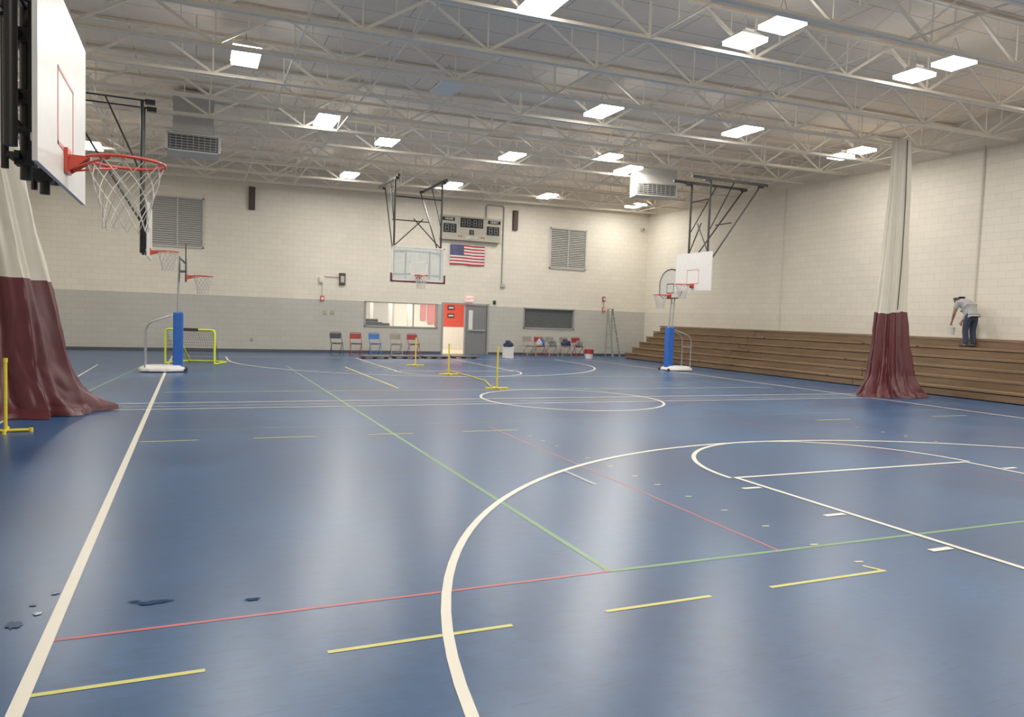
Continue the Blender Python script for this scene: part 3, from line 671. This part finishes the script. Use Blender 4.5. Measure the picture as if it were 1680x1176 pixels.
b=B(); b.b2((-.22,-.432,h-.045),(.22,-.425,h+.04)); mk('banner',b,'dblk',e)
# ------------------------------------------------------------------ yellow stanchions
def stanchion(x,y,h,rz=0,lab='yellow plastic stanchion standing on the court'):
    e=empty('stanchion',(x,y,0),rz,label=lab,category='stanchion',group='yellow stanchions')
    b=B(); b.tube((0,0,.03),(0,0,h),.020,10); b.lathe([(.025,0),(.025,.05)],(0,0,h-.03),10); mk('post',b,'yel',e,smooth=True)
    b=B(); b.tube((-.26,0,.022),(.26,0,.022),.018,10); b.tube((0,-.18,.022),(0,.18,.022),.018,10)
    for p in((-.26,0),(.26,0),(0,-.18),(0,.18)): b.lathe([(.023,0),(.023,.045)],(p[0],p[1],0),10)
    mk('foot',b,'yel',e,smooth=True)
stanchion(6.35,22.2,.85); stanchion(6.3,18.8,.82,.1); stanchion(6.2,15.1,.92,.05,'yellow plastic stanchion beside a fallen yellow pole')
stanchion(-2.08,10.55,.88,.1,'yellow plastic stanchion beside the maroon curtain')
b=B(); b.path([(6.75,20.4,.016),(6.72,18.2,.016),(6.65,17.0,.016),(6.2,15.45,.016)],.013,8)
mk('fallen_pole',b,'yel',smooth=True,label='long yellow pole lying on the court floor',category='pole')
for i,(x,y) in enumerate(((5.9,25.8),(7.05,26.0),(8.2,26.15),(9.4,26.3))):
    e=empty('platform_board',(x,y,0),.05*((i%3)-1),label='low dark wooden platform board lying on the floor',category='board',group='low wooden boards')
    b=B(); b.b2((-.52,-.28,.05),(.52,.28,.09)); mk('top_panel',b,'board',e,bevel=.006)
    for s in(-.4,0,.4):
        b=B(); b.b2((s-.03,-.27,0),(s+.03,.27,.05)); mk('runner',b,'board',e)
e=empty('waste_bin',(11.35,26.6,0),label='white square bin with dark jacket piled on top',category='bin')
b=B(); b.b2((-.17,-.17,0),(.17,.17,.42)); b.b2((-.185,-.185,.40),(.185,.185,.44)); mk('bin_body',b,'white',e,bevel=.015)
pile(11.35,26.6,.442,.17,.14,.16,'navy',8,'dark garment heaped on top of the white bin')
e=empty('bucket',(15.2,27.0,0),label='round bucket with red top on the gym floor',category='bucket')
b=B(); b.lathe([(.15,0),(.18,.2)],n=24); mk('bucket_body',b,'white',e,smooth=True)
b=B(); b.lathe([(.182,.2),(.20,.21),(.20,.38),(.16,.40)],n=24); mk('bucket_lid',b,'dred',e,smooth=True)
e=empty('step_ladder',(17.05,28.5,0),.35,label='gray-green folding step ladder standing near the wall',category='ladder')
for s in(-1,1):
    b=B(); b.beam((s*.24,-.46,0),(s*.16,0,2.12),.045,.07); mk('front_rail',b,'ladder',e)
for k in range(1,7): 
    b=B(); z=.3*k; t=z/2.12; b.box((0,-.46*(1-t),z),(.46-.15*t,.09,.035)); mk('step',b,'lgray',e)
b=B()
for s in(-1,1): b.beam((s*.22,.0,0),(s*.15,.03,2.1),.03,.03)
for z in(.4,1.0,1.6): b.beam((-.21,.01,z),(.21,.01,z),.025,.025)
mk('rear_rail',b,'ladder',e)
b=B(); b.box((0,0,2.14),(.36,.14,.04)); mk('top_cap',b,'lgray',e,bevel=.01)
# ------------------------------------------------------------------ wall fittings
def vent(x0,x1,z0,z1):
    e=empty('louver_vent',((x0+x1)/2,Y1,z0),label='pale gray metal louver vent high on the cream block wall',category='vent',group='wall louver vents')
    w=(x1-x0)/2; h=z1-z0; t=.05; b=B()
    b.b2((-w,-.06,0),(w,0,t)); b.b2((-w,-.06,h-t),(w,0,h)); b.b2((-w,-.06,0),(-w+t,0,h)); b.b2((w-t,-.06,0),(w,0,h)); b.b2((-.02,-.055,0),(.02,0,h)); b.b2((-w+t,-.01,t),(w-t,-.004,h-t),1)
    mk('vent_frame',b,['hpale','gray'],e)
    b=B(); n=22
    for k in range(n):
        z=t+.04+(h-2*t-.05)*k/(n-1); R=Matrix.Rotation(math.radians(35),3,'X'); b.box((0,-.03,z),(2*w-2*t,.055,.006),mtx=R)
    mk('slats',b,'hpale',e)
vent(-1.44,.31,3.72,5.52); vent(14.28,16.09,3.82,5.6)
for x,z in((1.94,5.68),(12.58,5.75)):
    e=empty('wall_speaker',(x,Y1,z-.42),label='tall narrow dark speaker mounted high on the wall',category='speaker',group='wall speakers')
    b=B(); b.b2((-.11,-.12,0),(.11,0,.84),0); mk('speaker_cabinet',b,'bbrown',e,bevel=.01)
    b=B(); b.b2((-.095,-.132,.02),(.095,-.12,.82),0); mk('speaker_grille',b,'bbrown',e,bevel=.005)
e=empty('scoreboard',(10.55,Y1-.12,4.74),label='tan scoreboard with unlit digits above a flag',category='scoreboard')
b=B(); b.b2((-1.31,-.1,0),(1.31,.1,.95)); b.b2((-1.33,-.12,.91),(1.33,.1,.97)); b.b2((-1.33,-.12,-.02),(1.33,.1,.03)); mk('scoreboard_case',b,'tan',e,bevel=.01)
b=B()
for c,z,w,h in((-.95,.42,.56,.36),(.95,.42,.56,.36),(0,.68,1.0,.38),(0,.3,.2,.2)): b.b2((c-w/2,-.115,z-h/2+.03),(c+w/2,-.1,z+h/2+.03))
b.b2((-1.28,-.112,.74),(-.75,-.1,.88)); b.b2((.72,-.112,.74),(1.28,-.1,.88))
mk('display_window',b,'dark',e)
b=B()
def seg(cx,cz,w,h):
    t=.022; 
    for q in((0,h/2,w,t),(0,0,w,t),(0,-h/2,w,t),(-w/2,h/4,t,h/2),(w/2,h/4,t,h/2),(-w/2,-h/4,t,h/2),(w/2,-h/4,t,h/2)): b.box((cx+q[0],-.118,cz+q[1]),(q[2],.006,q[3]*.86))
for c in(-1.08,-.84,.84,1.08): seg(c,.45,.13,.26)
for c in(-.36,-.14,.14,.36): seg(c,.71,.12,.24)
seg(0,.33,.08,.13)
b.box((0,-.118,.76),(.02,.006,.03)); b.box((0,-.118,.66),(.02,.006,.03))
mk('digit',b,'hgray',e)
text('home_lettering','HOME',.12,'flagw',(-1.0,-.118,.81),(pi/2,0,0),e)
text('guest_lettering','GUEST',.12,'flagw',(1.0,-.118,.81),(pi/2,0,0),e)
text('period_lettering','period',.19,'flagw',(0,-.108,.13),(pi/2,0,0),e)
b=B()
for c in (-.55,-.45,.45,.55): b.box((c,-.106,.14),(.05,.012,.05))
mk('indicator_lamp',b,'dred',e)
e=empty('flag',(10.45,Y1-.03,3.72),label='american flag hung flat on the block wall',category='flag')
b=B(); w,h=1.52,.82; nx=40
def fp(x,z): return (x-w/2,-.02-.018*math.sin(x*9+z*2)-.012*math.sin(x*17),z+.01*math.sin(x*4))
for r in range(13):
    for i in range(nx):
        xa,xc=w*i/nx,w*(i+1)/nx; za,zc=h*r/13,h*(r+1)/13
        mi=2 if (r>=6 and xa<w*.4-.001) else (0 if r%2==0 else 1)
        b.add([fp(xa,za),fp(xc,za),fp(xc,zc),fp(xa,zc)],[(0,1,2,3)],mi)
for r in range(9):
    for c in range(6 if r%2==0 else 5):
        x=w*.4*(.085+(c+(0 if r%2==0 else .5))*.166); z=h*(6/13)+h*7/13*(.1+r*.1); p=fp(x,z); pts=[]
        for k in range(10):
            a=pi/2+k*pi/5; R=.018 if k%2==0 else .007; pts.append((p[0]+R*math.cos(a),p[1]-.004,p[2]+R*math.sin(a)))
        b.add(pts,[tuple(range(10))],1)
mk('flag_cloth',b,['flagr','flagw','flagb'],e)
e=empty('exit_sign',(10.6,Y1-.05,2.2),label='lit exit sign with red letters above the doorway',category='sign')
b=B(); b.b2((-.17,-.04,0),(.17,.05,.23)); mk('sign_case',b,'exit',e,bevel=.01); text('exit_lettering','EXIT',.17,'exitr',(0,-.046,.115),(pi/2,0,0),e)
def conduit(pts,lab='thin gray electrical conduit on the block wall',r=.022,mm='gray'):
    b=B(); b.path(pts,r,8); mk('conduit',b,mm,smooth=True,label=lab,category='conduit')
yw=Y1-.035
conduit([(12.05,yw,3.04),(12.05,yw,6.25),(12.0,yw,6.3),(11.3,yw,6.3),(11.25,yw,6.2),(11.25,yw,5.72)],r=.028)
conduit([(X1-.03,20.55,1.47),(X1-.03,20.55,6.5)],mm='cpale',r=.014,lab='pale conduit running up the cream block wall'); conduit([(X1-.035,13.38,1.9),(X1-.035,13.36,6.6)],r=.02,mm='cpale',lab='pale conduit running up the cream block wall')
conduit([(4.55,yw,2.2),(4.55,yw,2.7)],r=.014,mm='lgray'); conduit([(4.6,yw,2.95),(5.18,yw,2.95)],r=.014,mm='lgray')
conduit([(17.1,yw,2.2),(17.1,yw,2.46)],r=.014,mm='lgray')
def device(name,x,z,w,h,d,mm,lab,cat,face=None):
    e=empty(name,(x,Y1,z),label=lab,category=cat); b=B(); b.b2((-w/2,-d,-h/2),(w/2,-.001,h/2)); mk('housing',b,mm,e,bevel=.008)
    b=B(); b.b2((-w*.3,-d-.012,-h*.3),(w*.3,-d,h*.25)); mk('face_plate',b,face or mm,e,bevel=.004)
device('fire_alarm',4.56,2.1,.15,.2,.06,'red','red fire alarm pull station on the wall','alarm','white')
device('emergency_light',4.5,2.82,.16,.22,.12,'white','small white emergency light on the wall','light')
device('alarm_horn',5.31,2.88,.24,.46,.1,'bbrown','maroon caged horn box on the cream wall','alarm','lgray')
device('notice_plate',4.68,1.57,.17,.17,.02,'tan','small tan notice plate on the gray wall','plate')
device('notice_plate',4.97,1.57,.17,.17,.02,'tan','small tan notice plate on the gray wall','plate')
device('fire_alarm',17.1,2.12,.14,.18,.06,'red','red fire alarm pull station near the ladder','alarm','white')
device('alarm_strobe',17.1,2.58,.14,.22,.07,'dred','red alarm strobe above the pull station','alarm','white')
device('thermostat',11.75,2.22,.13,.16,.05,'dblk','small dark wall control beside the door','thermostat')
device('junction_box',12.1,2.95,.2,.16,.08,'lgray','gray junction box at the conduit end','box')
device('wall_outlet',2.0,.45,.09,.13,.02,'gray','small gray wall outlet low on the wall','outlet')
device('security_camera',18.95,5.85,.1,.12,.22,'lgray','small security camera near the wall corner','camera','dblk')
e=empty('electrical_box',(X1,13.38,1.69),label='pale electrical box on the wall above bleachers',category='box'); b=B(); b.b2((-.1,-.14,-.22),(0,.14,.2)); mk('housing',b,'hpale',e,bevel=.01); b=B(); b.b2((-.112,-.12,-.19),(-.1,.12,.17)); mk('cover',b,'lgray',e)
# ------------------------------------------------------------------ hvac
def hvac(x,y,z0,w,h,mm,lab,rz=0,gf=.52,d=.5,hang=True):
    e=empty('hvac_unit',(x,y,z0),rz,label=lab,category='heating unit'); b=B()
    b.b2((-w/2,-d,0),(w/2,d,h)); b.b2((-w/2-.03,-d-.03,0),(w/2+.03,-d+.03,.04)); b.b2((-w/2-.03,-d-.03,h*gf),(w/2+.03,-d+.03,h*gf+.04))
    b.b2((-w/2-.03,-d-.03,0),(-w/2+.03,-d+.03,h*gf)); b.b2((w/2-.03,-d-.03,0),(w/2+.03,-d+.03,h*gf))
    mk('unit_casing',b,mm,e,bevel=.01)
    b=B(); b.b2((-w/2+.04,-d-.007,.05),(w/2-.04,-d-.001,h*gf-.01)); mk('grille_back',b,'dblk' if mm!='hpale' else 'hgray',e)
    b=B(); n=6
    for k in range(n): b.box((0,-d-.02,.08+(h*gf-.1)*k/(n-1)),(w-.1,.03,.008))
    for k in range(9): b.box((-w/2+.08+(w-.16)*k/8,-d-.015,.03+h*gf/2),(.008,.02,h*gf-.06))
    mk('grille',b,mm,e)
    if hang:
      for s in(-1,1):
        b=B(); b.tube((s*w*.4,d*.6,h-.01),(s*w*.4,d*.6,max(h+.05,zt(x)-z0)),.012,6); mk('hanger',b,'galv',e)
    return e
hvac(-.05,20.55,5.40,1.2,.48,'lgray','gray suspended heating unit with louvered grille',gf=.88,hang=False,d=.42)
hvac(13.95,20.9,5.72,1.4,.90,'hpale','pale suspended heating unit with louvered grille',rz=-.2,gf=.45,d=.3)
b=B(); b.b2((-.5,20.15,5.89),(.4,20.95,6.9)); 
for k in range(6): b.b2((-.52,20.13,5.95+k*.16),(.42,20.97,5.98+k*.16))
mk('air_duct',b,'lgray',label='gray square ribbed duct above the heating unit',category='duct')
# ------------------------------------------------------------------ camera
f,yaw,pit,rol,hc=1208.5,math.radians(23.431),math.radians(-3.153),math.radians(1.937),1.59
F=Vector((math.sin(yaw)*math.cos(pit),math.cos(yaw)*math.cos(pit),math.sin(pit))); R=Vector((math.cos(yaw),-math.sin(yaw),0)); U=R.cross(F)
R2=R*math.cos(rol)+U*math.sin(rol); U2=-R*math.sin(rol)+U*math.cos(rol)
cam=bpy.data.cameras.new('cam'); cam.sensor_width=36; cam.lens=f/1680*36; cam.clip_start=.05; cam.clip_end=200
co=bpy.data.objects.new('camera',cam); col.objects.link(co)
mt=Matrix((R2,U2,-F)).transposed().to_4x4(); mt.translation=Vector((0,0,hc)); co.matrix_world=mt
scn.camera=co
w=bpy.data.worlds.new('w'); scn.world=w; w.use_nodes=True; w.node_tree.nodes['Background'].inputs[0].default_value=(.5,.5,.5,1); w.node_tree.nodes['Background'].inputs[1].default_value=.2
